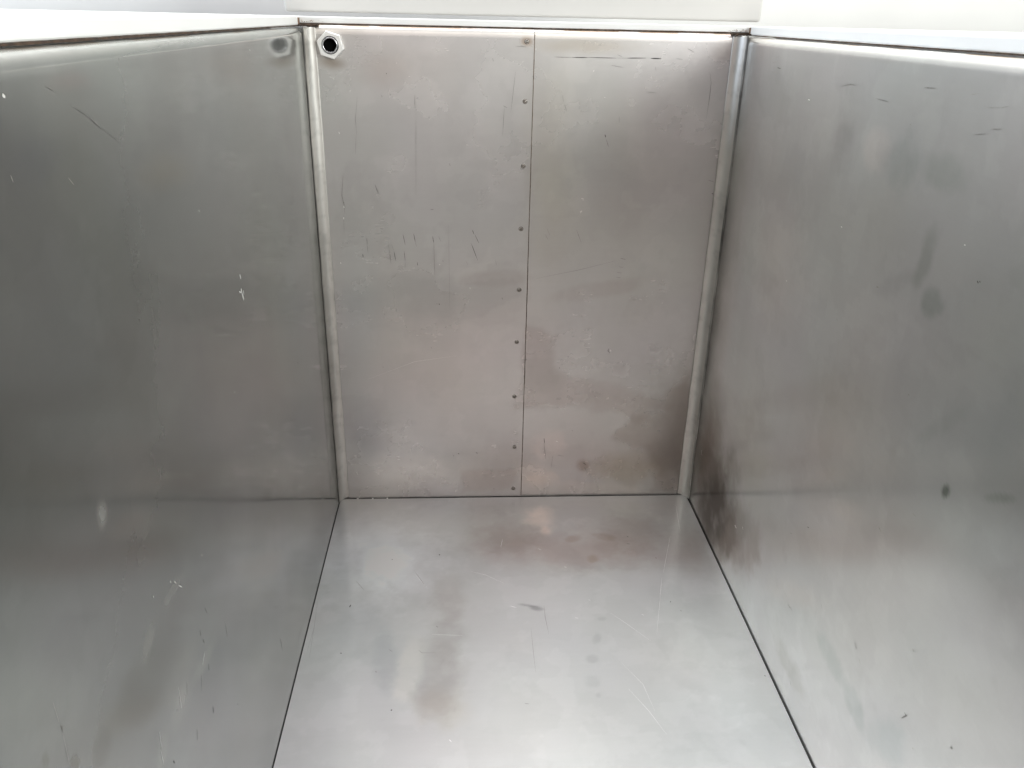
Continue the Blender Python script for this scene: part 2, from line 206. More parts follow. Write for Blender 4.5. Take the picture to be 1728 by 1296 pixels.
# scratches, specks and a painted reflection: panel -> (tone, width, points)
SCRATCHES = {
 'back': [
  ('dark',0.0011,[(0.0614, 0.7063), (0.0836, 0.7068)]),
  ('dark',0.0008,[(0.0836, 0.7068), (0.1232, 0.7067)]),
  ('dark',0.0012,[(0.1381, 0.707), (0.1646, 0.7075)]),
  ('dark',0.0016,[(0.1713, 0.7073), (0.1862, 0.7071)]),
  ('mid',0.0008,[(0.0368, 0.7066), (0.0614, 0.7063)]),
  ('mid',0.0006,[(0.2062, 0.7075), (0.2163, 0.7069)]),
  ('mid',0.0004,[(0.1232, 0.7067), (0.1397, 0.707)]),
  ('mid',0.0009,[(0.2567, 0.6907), (0.2602, 0.6767), (0.2604, 0.661), (0.2592, 0.6289)]),
  ('mid',0.0007,[(0.1165, 0.6974), (0.1341, 0.6947)]),
  ('mid',0.0006,[(0.1245, 0.7113), (0.1314, 0.7084)]),
  ('mid',0.0008,[(0.1685, 0.6634), (0.1839, 0.6621)]),
  ('mid',0.0006,[(0.2214, 0.7207), (0.2319, 0.7164)]),
  ('mid',0.0006,[(0.1789, 0.697), (0.1803, 0.6909)]),
  ('mid',0.0007,[(0.0506, 0.6575), (0.0527, 0.6481)]),
  ('mid',0.0006,[(0.0545, 0.645), (0.0575, 0.6355)]),
  ('mid',0.0006,[(0.1332, 0.6302), (0.1339, 0.6205)]),
  ('mid',0.0006,[(-0.0323, 0.642), (-0.0264, 0.6389)]),
  ('mid',0.0005,[(-0.0306, 0.6389), (-0.0325, 0.6003)]),
  ('mid',0.0006,[(-0.048, 0.7035), (-0.0463, 0.699)]),
  ('mid',0.0006,[(-0.0166, 0.7192), (-0.002, 0.7187)]),
  ('dark',0.0012,[(0.1145, 0.6048), (0.1157, 0.6007)]),
  ('mid',0.0009,[(0.1167, 0.5982), (0.1209, 0.5875)]),
  ('mid',0.0009,[(0.2724, 0.542), (0.2816, 0.5395)]),
  ('dark',0.001,[(0.2801, 0.523), (0.283, 0.5213)]),
  ('mid',0.0006,[(-0.2345, 0.6505), (-0.2386, 0.6214), (-0.2382, 0.599)]),
  ('mid',0.0004,[(-0.2391, 0.599), (-0.2414, 0.573)]),
  ('mid',0.0008,[(-0.2608, 0.5429), (-0.2644, 0.5141), (-0.2618, 0.5012), (-0.2617, 0.4882)]),
  ('mid',0.0006,[(-0.2636, 0.4865), (-0.2645, 0.4574)]),
  ('light',0.0016,[(-0.2623, 0.4995), (-0.2621, 0.496)]),
  ('light',0.0012,[(-0.2638, 0.483), (-0.264, 0.4795)]),
  ('light',0.0014,[(-0.2729, 0.415), (-0.2722, 0.4123)]),
  ('dark',0.0012,[(-0.2624, 0.5047), (-0.2621, 0.5029)]),
  ('dark',0.0007,[(-0.2158, 0.5307), (-0.2122, 0.518)]),
  ('mid',0.0006,[(-0.2127, 0.5248), (-0.2105, 0.5163)]),
  ('mid',0.0008,[(-0.1372, 0.4946), (-0.1319, 0.4955)]),
  ('dark',0.0008,[(-0.2318, 0.4523), (-0.2315, 0.4416)]),
  ('mid',0.0006,[(-0.2315, 0.4416), (-0.2312, 0.4289)]),
  ('dark',0.001,[(-0.2392, 0.428), (-0.2386, 0.4225)]),
  ('mid',0.0005,[(-0.2006, 0.4463), (-0.1993, 0.4345)]),
  ('dark',0.0007,[(-0.1993, 0.4345), (-0.1975, 0.4127)]),
  ('dark',0.001,[(-0.1924, 0.4319), (-0.1903, 0.4173)]),
  ('mid',0.0005,[(-0.1955, 0.4427), (-0.1924, 0.4319)]),
  ('dark',0.0008,[(-0.1782, 0.4581), (-0.1753, 0.4419)]),
  ('dark',0.0008,[(-0.1773, 0.4329), (-0.1761, 0.4164)]),
  ('mid',0.0005,[(-0.1761, 0.4164), (-0.1755, 0.4063)]),
  ('dark',0.0008,[(-0.1624, 0.4591), (-0.1602, 0.4465)]),
  ('mid',0.0005,[(-0.1602, 0.4465), (-0.1586, 0.4393)]),
  ('dark',0.0008,[(-0.1583, 0.4156), (-0.1576, 0.4101)]),
  ('dark',0.0007,[(-0.1344, 0.4557), (-0.1329, 0.4449)]),
  ('mid',0.0005,[(-0.1256, 0.4558), (-0.1222, 0.4468)]),
  ('mid',0.0006,[(-0.12, 0.4195), (-0.1191, 0.4158)]),
  ('dark',0.0008,[(-0.0753, 0.4651), (-0.0727, 0.4588)]),
  ('dark',0.0007,[(-0.0718, 0.4588), (-0.0655, 0.4454)]),
  ('dark',0.0007,[(-0.0771, 0.4453), (-0.0672, 0.4189)]),
  ('mid',0.0004,[(-0.0851, 0.4178), (-0.0816, 0.4114)]),
  ('mid',0.0004,[(-0.0403, 0.4199), (-0.0384, 0.4107)]),
  ('mid',0.0005,[(-0.1329, 0.4449), (-0.1321, 0.3898)]),
  ('mid',0.0003,[(-0.1105, 0.4719), (-0.1101, 0.3422)]),
  ('mid',0.0005,[(0.0363, 0.4686), (0.0412, 0.4569)]),
  ('mid',0.0005,[(0.081, 0.4663), (0.0893, 0.4464)]),
  ('mid',0.0005,[(0.0339, 0.4596), (0.0387, 0.4506)]),
  ('mid',0.0008,[(0.1508, 0.4228), (0.1592, 0.421)]),
  ('mid',0.0007,[(0.149, 0.4098), (0.1565, 0.4079)]),
  ('mid',0.0007,[(0.147, 0.4004), (0.1553, 0.3995)]),
  ('mid',0.0006,[(0.1466, 0.3928), (0.1541, 0.3919)]),
  ('dark',0.0014,[(-0.1264, 0.3499), (-0.126, 0.348)]),
  ('mid',0.0012,[(-0.1301, 0.3499), (-0.1292, 0.349)]),
  ('mid',0.0015,[(-0.0295, 0.3598), (-0.0285, 0.3569)]),
  ('mid',0.0008,[(-0.1086, 0.5622), (-0.107, 0.558)]),
  ('dark',0.0016,[(0.1439, 0.2747), (0.1423, 0.2706), (0.1455, 0.2665)]),
  ('light',0.0012,[(0.146, 0.2727), (0.1473, 0.2686)]),
  ('mid',0.0012,[(0.1668, 0.252), (0.1674, 0.2499)]),
  ('mid',0.0011,[(0.0652, 0.2419), (0.0658, 0.2398)]),
  ('dark',0.001,[(0.0451, 0.1133), (0.0465, 0.1032)]),
  ('mid',0.0008,[(0.0455, 0.1032), (0.0497, 0.0723)]),
  ('mid',0.0006,[(0.0615, 0.0803), (0.0595, 0.0548)]),
  ('mid',0.0006,[(0.0685, 0.0802), (0.0808, 0.0778)]),
  ('dark',0.0015,[(-0.0988, 0.0853), (-0.0968, 0.0842)]),
  ('mid',0.0014,[(-0.1068, 0.082), (-0.1058, 0.0797)]),
  ('mid',0.0016,[(-0.069, 0.0873), (-0.066, 0.085)]),
  ('light',0.0018,[(-0.2694, 0.0517), (-0.2677, 0.0459)]),
  ('mid',0.001,[(-0.1784, 0.0747), (-0.1774, 0.0725)]),
  ('dark',0.0018,[(0.1139, 0.0647), (0.1192, 0.0611)]),
  ('mid',0.0012,[(0.1165, 0.0565), (0.1211, 0.0471)]),
  ('mid',0.001,[(0.0914, 0.1275), (0.0934, 0.1264)]),
  ('mid',0.0008,[(0.1869, 0.1841), (0.194, 0.1819)]),
  ('light',0.0012,[(0.0653, 0.1075), (0.0694, 0.1052)]),
  ('dark',0.001,[(-0.0382, 0.0161), (-0.0372, 0.0149)]),
  ('mid',0.0006,[(-0.1552, 0.6541), (-0.1557, 0.6385)]),
  ('mid',0.0004,[(-0.1538, 0.6464), (-0.1574, 0.5151)]),
  ('mid',0.0004,[(-0.0159, 0.6874), (-0.0213, 0.6326)]),
  ('mid',0.001,[(-0.201, 0.6534), (-0.2003, 0.6503)]),
  ('mid',0.001,[(-0.1895, 0.6551), (-0.1888, 0.6528)]),
  ('light',0.0016,[(-0.2661, 0.6746), (-0.2647, 0.6723)]),
  ('dark',0.001,[(-0.1933, 0.682), (-0.1929, 0.6804)]),
  ('light',0.001,[(-0.2628, 0.6035), (-0.2621, 0.6003)]),
  ('mid',0.0004,[(0.0229, 0.3904), (0.0907, 0.4048), (0.1447, 0.4191)]),
  ('light',0.0003,[(-0.2428, 0.2221), (-0.1665, 0.2528), (-0.1005, 0.2629)]),
  ('mid',0.001,[(-0.2173, 0.2447), (-0.2165, 0.2427)]),
  ('mid',0.001,[(-0.1406, 0.2781), (-0.1388, 0.2751)]),
  ('mid',0.001,[(0.296, 0.3101), (0.2973, 0.3071)]),
 ],
 'left': [
  ('light',0.0028,[(-0.4432, 0.5285), (-0.4411, 0.5232)]),
  ('light',0.0036,[(-0.445, 0.515), (-0.4432, 0.5091)]),
  ('light',0.0042,[(-0.4432, 0.5091), (-0.4395, 0.502)]),
  ('light',0.002,[(-0.4377, 0.5109), (-0.4374, 0.5066)]),
  ('light',0.002,[(-0.4521, 0.5144), (-0.4467, 0.5115)]),
  ('light',0.0012,[(-0.4172, 0.4715), (-0.4167, 0.47)]),
  ('light',0.0008,[(-0.5067, 0.4356), (-0.5063, 0.4342)]),
  ('dark',0.001,[(-0.2324, 0.3498), (-0.2313, 0.3477)]),
  ('mid',0.0003,[(-0.876, 0.4318), (-0.8757, 0.4179)]),
  ('mid',0.0009,[(-0.8746, 0.4143), (-0.8745, 0.41)]),
  ('mid',0.0002,[(-0.8752, 0.4099), (-0.8767, 0.3884)]),
  ('mid',0.0011,[(-0.7058, 0.6986), (-0.7006, 0.6958), (-0.6939, 0.692)]),
  ('mid',0.0007,[(-0.7511, 0.7191), (-0.7465, 0.7179), (-0.7421, 0.7159)]),
  ('mid',0.0004,[(-0.6895, 0.6902), (-0.6717, 0.6816)]),
  ('mid',0.0004,[(-0.7262, 0.7076), (-0.707, 0.6994)]),
  ('mid',0.0006,[(-0.6604, 0.3138), (-0.6576, 0.3053)]),
  ('mid',0.0007,[(-0.6773, 0.3058), (-0.6785, 0.2997)]),
  ('mid',0.0007,[(-0.6747, 0.2939), (-0.6728, 0.2873)]),
  ('dark',0.0008,[(-0.6768, 0.2232), (-0.6781, 0.2166)]),
  ('mid',0.0007,[(-0.7149, 0.2388), (-0.7178, 0.2292)]),
  ('mid',0.0007,[(-0.689, 0.2702), (-0.6939, 0.2562)]),
  ('mid',0.0008,[(-0.4574, 0.1019), (-0.4525, 0.0764)]),
  ('light',0.0008,[(-0.7151, 0.383), (-0.7148, 0.3807)]),
  ('light',0.0008,[(-0.7094, 0.3781), (-0.7061, 0.3739)]),
  ('light',0.001,[(-0.7028, 0.3692), (-0.6972, 0.3631)]),
  ('light',0.0007,[(-0.7454, 0.3943), (-0.7452, 0.3921)]),
  ('mid',0.0006,[(-0.6201, 0.264), (-0.6202, 0.2467)]),
  ('mid',0.0006,[(-0.4307, 0.2066), (-0.4298, 0.2019)]),
  ('mid',0.0006,[(-0.6194, 0.1676), (-0.6186, 0.1646)]),
  ('dark',0.0008,[(-0.7631, 0.2601), (-0.7623, 0.2561)]),
  ('light',0.0008,[(-0.3175, 0.7207), (-0.3129, 0.72)]),
  ('light',0.0008,[(-0.27, 0.711), (-0.2678, 0.7097)]),
  ('light',0.0007,[(-0.2128, 0.688), (-0.21, 0.6872)]),
  ('light',0.0006,[(-0.537, 0.6096), (-0.5359, 0.6084)]),
  ('mid',0.0008,[(-0.8022, 0.6842), (-0.8012, 0.6805)]),
  ('mid',0.0006,[(-0.746, 0.6728), (-0.7409, 0.668)]),
  ('light',0.0018,[(-0.7938, 0.7188), (-0.7917, 0.7176)]),
  ('mid',0.0007,[(-0.5273, 0.3153), (-0.5265, 0.312)]),
  ('light',0.0006,[(-0.6497, 0.3579), (-0.6489, 0.3561)]),
  ('pale',0.0004,[(-0.779, 0.2887), (-0.7785, 0.2739)]),
  ('pale',0.0004,[(-0.7755, 0.3016), (-0.7769, 0.288)]),
  ('mid',0.0009,[(-0.6715, 0.2647), (-0.6727, 0.2583)]),
  ('mid',0.0006,[(-0.718, 0.291), (-0.7217, 0.2798)]),
  ('pale',0.0004,[(-0.6756, 0.2812), (-0.6847, 0.276)]),
  ('pale',0.0004,[(-0.7344, 0.3014), (-0.7352, 0.2817)]),
 ],
 'right': [
  ('mid',0.0008,[(-0.1288, 0.7158), (-0.1442, 0.7185)]),
  ('mid',0.0008,[(-0.1228, 0.71), (-0.1388, 0.7122)]),
  ('dark',0.001,[(-0.1417, 0.7055), (-0.1544, 0.7048)]),
  ('mid',0.0007,[(-0.1189, 0.6993), (-0.1567, 0.6995)]),
  ('mid',0.0009,[(-0.332, 0.6977), (-0.3528, 0.7015), (-0.3666, 0.7009)]),
  ('mid',0.0007,[(-0.4106, 0.6931), (-0.4367, 0.6923)]),
  ('mid',0.0008,[(-0.4923, 0.7089), (-0.5107, 0.7098)]),
  ('mid',0.0004,[(-0.5594, 0.7088), (-0.5712, 0.7107)]),
  ('mid',0.0004,[(-0.5843, 0.7018), (-0.6025, 0.7036)]),
  ('mid',0.0004,[(-0.6025, 0.7036), (-0.6114, 0.7056)]),
  ('mid',0.0006,[(-0.5964, 0.688), (-0.6102, 0.6897)]),
  ('mid',0.0006,[(-0.5785, 0.6819), (-0.5922, 0.6841)]),
  ('mid',0.0012,[(-0.4821, 0.6779), (-0.4842, 0.6777)]),
  ('light',0.001,[(-0.2525, 0.6779), (-0.2578, 0.6777)]),
  ('light',0.0008,[(-0.5989, 0.6017), (-0.6006, 0.6017)]),
  ('light',0.0008,[(-0.3902, 0.5664), (-0.3933, 0.5659)]),
  ('light',0.0006,[(-0.2746, 0.4732), (-0.277, 0.4724)]),
  ('dark',0.0012,[(-0.6259, 0.5808), (-0.628, 0.5796)]),
  ('dark',0.001,[(-0.6287, 0.5817), (-0.6299, 0.5806)]),
  ('mid',0.0016,[(-0.4837, 0.5311), (-0.4892, 0.5323)]),
  ('mid',0.0012,[(-0.5749, 0.4621), (-0.5771, 0.4619)]),
  ('mid',0.0012,[(-0.4184, 0.4763), (-0.422, 0.475)]),
  ('dark',0.0012,[(-0.4463, 0.2357), (-0.4509, 0.2372)]),
  ('mid',0.001,[(-0.5792, 0.3269), (-0.586, 0.3249)]),
  ('mid',0.0006,[(-0.6238, 0.3708), (-0.6289, 0.3705)]),
  ('dark',0.0008,[(-0.4098, 0.2023), (-0.4119, 0.2021)]),
  ('mid',0.0006,[(-0.4385, 0.205), (-0.4402, 0.2012)]),
  ('mid',0.001,[(-0.4373, 0.1181), (-0.4515, 0.1209)]),
  ('mid',0.0008,[(-0.5098, 0.1794), (-0.5153, 0.1742)]),
  ('dark',0.0008,[(-0.4798, 0.0395), (-0.4853, 0.0357)]),
  ('mid',0.001,[(-0.5884, 0.1945), (-0.593, 0.1903)]),
  ('mid',0.001,[(-0.6828, 0.1933), (-0.6887, 0.2038)]),
  ('dark',0.0008,[(-0.6842, 0.202), (-0.6877, 0.2013)]),
  ('mid',0.0016,[(-0.7466, 0.2302), (-0.7491, 0.2304)]),
  ('mid',0.0014,[(-0.7061, 0.1833), (-0.7079, 0.1839)]),
  ('mid',0.0008,[(-0.6001, 0.1863), (-0.6057, 0.1824)]),
  ('mid',0.0012,[(-0.6717, 0.2629), (-0.6742, 0.2618)]),
  ('light',0.0008,[(-0.236, 0.0964), (-0.2449, 0.0953)]),
  ('light',0.0006,[(-0.0495, 0.1145), (-0.0549, 0.1064)]),
  ('light',0.0006,[(-0.2643, 0.1126), (-0.2684, 0.1094)]),
 ],
 'floor': [
  ('dark',0.002,[(-0.1277, -0.1649), (-0.1267, -0.1672)]),
  ('dark',0.0018,[(-0.2481, -0.2787), (-0.2491, -0.2837)]),
  ('dark',0.0018,[(-0.2494, -0.373), (-0.2484, -0.3747)]),
  ('dark',0.0022,[(-0.1769, -0.4701), (-0.1761, -0.4715)]),
  ('dark',0.0012,[(0.2051, -0.1822), (0.2066, -0.1838)]),
  ('dark',0.0012,[(0.205, -0.2847), (0.2035, -0.2872)]),
  ('dark',0.0014,[(0.1715, -0.1249), (0.1731, -0.1266)]),
  ('dark',0.0009,[(0.167, -0.1441), (0.1723, -0.1458)]),
  ('dark',0.0014,[(0.291, -0.4309), (0.292, -0.4325)]),
  ('mid',0.0014,[(-0.1993, -0.175), (-0.1974, -0.1765)]),
  ('mid',0.0012,[(-0.1276, -0.3263), (-0.1251, -0.3287)]),
  ('mid',0.0014,[(-0.2012, -0.4071), (-0.2002, -0.4092)]),
  ('pale',0.0006,[(-0.0257, -0.288), (-0.0159, -0.292)]),
  ('pale',0.0003,[(-0.079, -0.2087), (-0.0572, -0.2178), (-0.0317, -0.2379)]),
  ('pale',0.0003,[(-0.1334, -0.3423), (-0.0907, -0.346)]),
  ('pale',0.0003,[(0.1694, -0.3532), (0.1874, -0.2906), (0.2012, -0.2447)]),
  ('pale',0.0005,[(0.1903, -0.2778), (0.2043, -0.2309)]),
  ('pale',0.0004,[(0.2083, -0.2211), (0.2416, -0.1259)]),
  ('pale',0.0003,[(0.1141, -0.3072), (0.1346, -0.3321), (0.1589, -0.3642)]),
  ('pale',0.0003,[(0.1133, -0.4042), (0.1329, -0.4406), (0.1385, -0.4836)]),
  ('pale',0.0003,[(0.1131, -0.4468), (0.1314, -0.4833), (0.1447, -0.5192)]),
  ('pale',0.0006,[(0.0614, -0.2012), (0.0648, -0.2035)]),
  ('pale',0.0006,[(0.0874, -0.2786), (0.0897, -0.28)]),
  ('pale',0.0006,[(0.1569, -0.311), (0.1605, -0.3136)]),
  ('pale',0.0006,[(0.0259, -0.1537), (0.0311, -0.1585)]),
  ('pale',0.0006,[(0.0632, -0.3155), (0.0679, -0.3168)]),
  ('mid',0.0006,[(0.0229, -0.2882), (0.0222, -0.313), (0.024, -0.3462)]),
  ('mid',0.0004,[(0.0009, -0.3338), (0.0005, -0.3791), (0.0006, -0.416)]),
  ('mid',0.0005,[(-0.1627, -0.2064), (-0.1454, -0.2414)]),
  ('pale',0.0003,[(-0.1623, -0.2135), (-0.1418, -0.2469)]),
  ('mid',0.0005,[(-0.2478, -0.2249), (-0.2324, -0.2482)]),
  ('pale',0.0003,[(-0.0284, -0.1271), (-0.0323, -0.1506)]),
  ('pale',0.0007,[(-0.1072, -0.5167), (-0.1044, -0.5202)]),
  ('mid',0.0008,[(-0.1494, -0.3709), (-0.1445, -0.3765), (-0.1269, -0.377)]),
  ('mid',0.0008,[(-0.188, -0.3685), (-0.183, -0.373)]),
  ('mid',0.0004,[(-0.2954, -0.2697), (-0.2914, -0.3246), (-0.2932, -0.3694)]),
  ('mid',0.0003,[(-0.2914, -0.3246), (-0.2883, -0.3803)]),
  ('pale',0.0003,[(0.2733, -0.0307), (0.2599, -0.1181)]),  # bright reflection of the corner strip painted on as a pale streak
  ('mid',0.001,[(0.2139, -0.3041), (0.215, -0.3066)]),
  ('mid',0.0008,[(-0.0172, -0.4661), (-0.0115, -0.4672)]),
 ],
}

def sstep(t): t = np.clip(t, 0, 1); return t*t*(3-2*t)
def poly_sd(P, a, b):
    """signed distance to a polygon, negative inside"""
    d = np.full(a.shape, 1e9); ins = np.zeros(a.shape, bool); n = len(P)
    for i in range(n):
        x0, y0 = P[i]; x1, y1 = P[(i+1) % n]
        ex, ey = x1-x0, y1-y0; t = np.clip(((a-x0)*ex+(b-y0)*ey)/(ex*ex+ey*ey+1e-12), 0, 1)
        d = np.minimum(d, np.hypot(a-x0-t*ex, b-y0-t*ey))
        c = ((y0 > b) != (y1 > b)); ins ^= c & (a < (x1-x0)*(b-y0)/((y1-y0) if abs(y1-y0) > 1e-9 else 1e-9)+x0)
    return np.where(ins, -d, d)
def wear(panel, a, b):
    """steel tint (N,3; wear plus painted-in light) and roughness offset (N,) at in-plane metres a, b"""
    seed = dict(back=1, left=2, right=3, floor=4)[panel]
    col = np.ones((len(a), 3)); rg = np.zeros(len(a))
    n1 = vnoise(a, b, .16, seed, 4); n2 = vnoise(a, b, .05, seed+20, 4); n3 = vnoise(a, b, .22, seed+40, 3); n4 = vnoise(a, b, .012, seed+60, 3)
    st = vnoise(a*3.2, b*.6, .09, seed+80, 4) if panel != 'floor' else vnoise(a, b*.5, .08, seed+80, 4)
    k = dict(back=.8, left=.9, right=1.0, floor=.8)[panel]
    col *= (1 + k*(.035*n1 + .012*n2 + .016*st + .003*n4))[:, None]
    col[:, 0] *= 1 + .012*n3; col[:, 1] *= 1 + .012*vnoise(a, b, .13, seed+99, 3); col[:, 2] *= 1 - .012*n3
    for q, (sc_, th, am) in enumerate(((.11, .15, .035), (.045, .25, .03), (.07, .0, .022))):   # dried films with soft plateaus
        v = vnoise(a, b, sc_, seed+200+q, 5, .55); t = sstep((v-th)/.16)
        sg = (-1, 1, -1)[q]; col *= (1 + sg*am*t)[:, None]; rg += .012*t
    if panel in ('left', 'right'):              # joint dirt, deepened by the dark corner reflection painted in
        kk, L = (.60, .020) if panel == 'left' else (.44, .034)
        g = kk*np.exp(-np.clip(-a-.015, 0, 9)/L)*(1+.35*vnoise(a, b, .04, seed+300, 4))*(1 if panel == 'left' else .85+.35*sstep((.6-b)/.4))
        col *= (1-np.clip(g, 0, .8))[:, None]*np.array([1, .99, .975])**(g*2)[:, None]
    rg += .02*n1 + .012*n2 + .003*n4
    na = vnoise(a, b, .035, seed+120, 5, .62); nb = vnoise(a, b, .035, seed+140, 5, .62)
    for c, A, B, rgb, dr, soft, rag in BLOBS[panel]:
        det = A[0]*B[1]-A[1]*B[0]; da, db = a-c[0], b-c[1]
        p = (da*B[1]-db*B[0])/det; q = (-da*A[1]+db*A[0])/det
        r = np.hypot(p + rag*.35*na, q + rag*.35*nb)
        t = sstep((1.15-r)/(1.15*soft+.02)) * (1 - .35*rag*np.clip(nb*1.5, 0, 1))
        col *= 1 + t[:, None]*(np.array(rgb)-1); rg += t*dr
    for P, rgb, dr, ew in PATCHES[panel]:
        d = poly_sd(P, a, b) + .010*na
        t = sstep(.5 - d/ew*.5)
        col *= 1 + t[:, None]*(np.array(rgb)-1); rg += t*dr
        edge = np.exp(-(d/.0035)**2); col *= 1 - .025*edge[:, None]
    if panel in ('left', 'right', 'back'):      # light caught by the rolled edge painted in, then brown smears
        t = sstep((b-(HT-.0085))/.006)[:, None]; col *= 1 + t*(np.array([1.35, 1.33, 1.30])-1); rg += .12*t[:, 0]
        t = (sstep((b-HT-.0005)/.004)*sstep((vnoise(a, b*0, .05, seed+400, 5, .6)+.1)/.3))[:, None]; col *= 1 + t*(np.array([.62, .50, .40])-1)
    return np.clip(col, .05, 1.6), rg

# ------------------------------------------------------------------ materials
class NT:
    def __init__(s, name):
        s.m = bpy.data.materials.new(name); s.m.use_nodes = True; s.t = s.m.node_tree; s.p = s.t.nodes['Principled BSDF']
    def n(s, kind, **kw):
        o = s.t.nodes.new(kind)
        for k, v in kw.items():
            if k in o.inputs: o.inputs[k].default_value = v
            else: setattr(o, k, v)
        return o
    def l(s, a, b): s.t.links.new(a, b)
def steel(name, base, rough, grain_axis, grain=.0045, bump=.006, spec_tail=.35, coat=0, tail_rough=.62):
    """worn stainless sheet: tint (wear, painted light) and roughness stored on the vertices, fine brushed grain on top"""
    k = NT(name); p = k.p
    tc = k.n('ShaderNodeTexCoord'); mp = k.n('ShaderNodeMapping'); mp.inputs['Scale'].default_value = grain_axis; mp.inputs['Location'].default_value = (.37, .41, .53)
    k.l(tc.outputs['Object'], mp.inputs[0])
    g = k.n('ShaderNodeTexNoise'); g.inputs['Scale'].default_value = 1; g.inputs['Detail'].default_value = 4; g.inputs['Roughness'].default_value = .6
    k.l(mp.outputs[0], g.inputs[0])
    fine = k.n('ShaderNodeTexNoise'); fine.inputs['Scale'].default_value = 420; fine.inputs['Detail'].default_value = 3
    off = k.n('ShaderNodeVectorMath', operation='ADD'); off.inputs[1].default_value = (.3711, .4127, .5339); k.l(tc.outputs['Object'], off.inputs[0]); k.l(off.outputs[0], fine.inputs[0])
    at = k.n('ShaderNodeAttribute', attribute_name='tint'); ar = k.n('ShaderNodeAttribute', attribute_name='rough')
    gm = k.n('ShaderNodeMapRange'); gm.inputs['To Min'].default_value = 1-grain*2; gm.inputs['To Max'].default_value = 1+grain*2; gm.inputs['From Min'].default_value = .25; gm.inputs['From Max'].default_value = .75
    k.l(g.outputs[0], gm.inputs[0])
    fm = k.n('ShaderNodeMapRange'); fm.inputs['To Min'].default_value = 1-grain*1.3; fm.inputs['To Max'].default_value = 1+grain*1.3; fm.inputs['From Min'].default_value = .3; fm.inputs['From Max'].default_value = .7
    k.l(fine.outputs[0], fm.inputs[0])
    mul = k.n('ShaderNodeMath', operation='MULTIPLY'); k.l(gm.outputs[0], mul.inputs[0]); k.l(fm.outputs[0], mul.inputs[1])
    v1 = k.n('ShaderNodeVectorMath', operation='SCALE'); k.l(at.outputs['Color'], v1.inputs[0]); k.l(mul.outputs[0], v1.inputs['Scale'])
    v2 = k.n('ShaderNodeVectorMath', operation='MULTIPLY'); k.l(v1.outputs[0], v2.inputs[0]); v2.inputs[1].default_value = base
    ra = k.n('ShaderNodeMath', operation='ADD'); k.l(ar.outputs['Fac'], ra.inputs[0]); ra.inputs[1].default_value = rough+.022
    rb = k.n('ShaderNodeMath', operation='MULTIPLY_ADD'); k.l(g.outputs[0], rb.inputs[0]); rb.inputs[1].default_value = .015; k.l(ra.outputs[0], rb.inputs[2])
    bp = k.n('ShaderNodeBump'); bp.inputs['Strength'].default_value = bump; bp.inputs['Distance'].default_value = .0004
    k.l(g.outputs[0], bp.inputs['Height'])
    p.inputs['Metallic'].default_value = 1
    k.l(v2.outputs[0], p.inputs['Base Color']); k.l(rb.outputs[0], p.inputs['Roughness']); k.l(bp.outputs[0], p.inputs['Normal'])
    # a second, broader lobe: light scattered by the film of lime and wear on the sheet
    p2 = k.n('ShaderNodeBsdfPrincipled'); p2.inputs['Metallic'].default_value = 1; p2.inputs['Roughness'].default_value = tail_rough
    k.l(v2.outputs[0], p2.inputs['Base Color']); k.l(bp.outputs[0], p2.inputs['Normal'])
    for q in (p, p2):
        q.inputs['Coat Weight'].default_value = coat; q.inputs['Coat IOR'].default_value = 1.6; q.inputs['Coat Roughness'].default_value = .08
    mx = k.n('ShaderNodeMixShader'); mx.inputs[0].default_value = spec_tail
    k.l(p.outputs[0], mx.inputs[1]); k.l(p2.outputs[0], mx.inputs[2])
    k.l(mx.outputs[0], k.t.nodes['Material Output'].inputs[0])
    return k.m
def plain(name, col, rough=.5, metal=0, noise=.06, scale=40, bump=0.0):
    k = NT(name); p = k.p
    tc = k.n('ShaderNodeTexCoord'); g = k.n('ShaderNodeTexNoise'); g.inputs['Scale'].default_value = scale; g.inputs['Detail'].default_value = 5
    k.l(tc.outputs['Object'], g.inputs[0])
    r = k.n('ShaderNodeMapRange'); r.inputs['From Min'].default_value = .3; r.inputs['From Max'].default_value = .7
    r.inputs['To Min'].default_value = 1-noise; r.inputs['To Max'].default_value = 1+noise; k.l(g.outputs[0], r.inputs[0])
    v = k.n('ShaderNodeVectorMath', operation='SCALE'); v.inputs[0].default_value = col; k.l(r.outputs[0], v.inputs['Scale'])
    k.l(v.outputs[0], p.inputs['Base Color']); p.inputs['Roughness'].default_value = rough; p.inputs['Metallic'].default_value = metal
    if bump:
        b = k.n('ShaderNodeBump'); b.inputs['Strength'].default_value = bump; b.inputs['Distance'].default_value = .001
        k.l(g.outputs[0], b.inputs['Height']); k.l(b.outputs[0], p.inputs['Normal'])
    return k.m
SB = (.60, .585, .57)
M_back = steel('steel_back', (.675, .65, .635), .22, (16, 16, 190), spec_tail=.65)
M_left = steel('steel_left', (.375, .385, .372), .055, (16, 16, 190), spec_tail=.3, coat=0)  # darker base carries the dim surroundings this wall reflects
M_right = steel('steel_right', (.75, .745, .735), .07, (16, 16, 190), spec_tail=.4, coat=0)  # same steel, base lifted for the side that reflects more light
M_floor = steel('steel_floor', (.77, .772, .775), .12, (16, 190, 16), spec_tail=.6)
M_cove = steel('steel_cove', (.63, .605, .58), .36, (300, 300, 22), spec_tail=.55)
for _n in M_cove.node_tree.nodes:
    if _n.type == 'BSDF_PRINCIPLED': _n.inputs['Metallic'].default_value = .92
M_dark = plain('scratch_dark', (.05, .045, .04), .6, 0, .2, 300)
M_mid = plain('scratch_mid', (.22, .21, .20), .5, .6, .25, 300)
M_light = plain('scratch_light', (.78, .77, .74), .4, .3, .1, 300)
M_pale = plain('scratch_pale', (.86, .86, .86), .45, .9, .1, 300)
M_nut = plain('nut_metal', (.93, .92, .90), .48, .6, .05, 200)
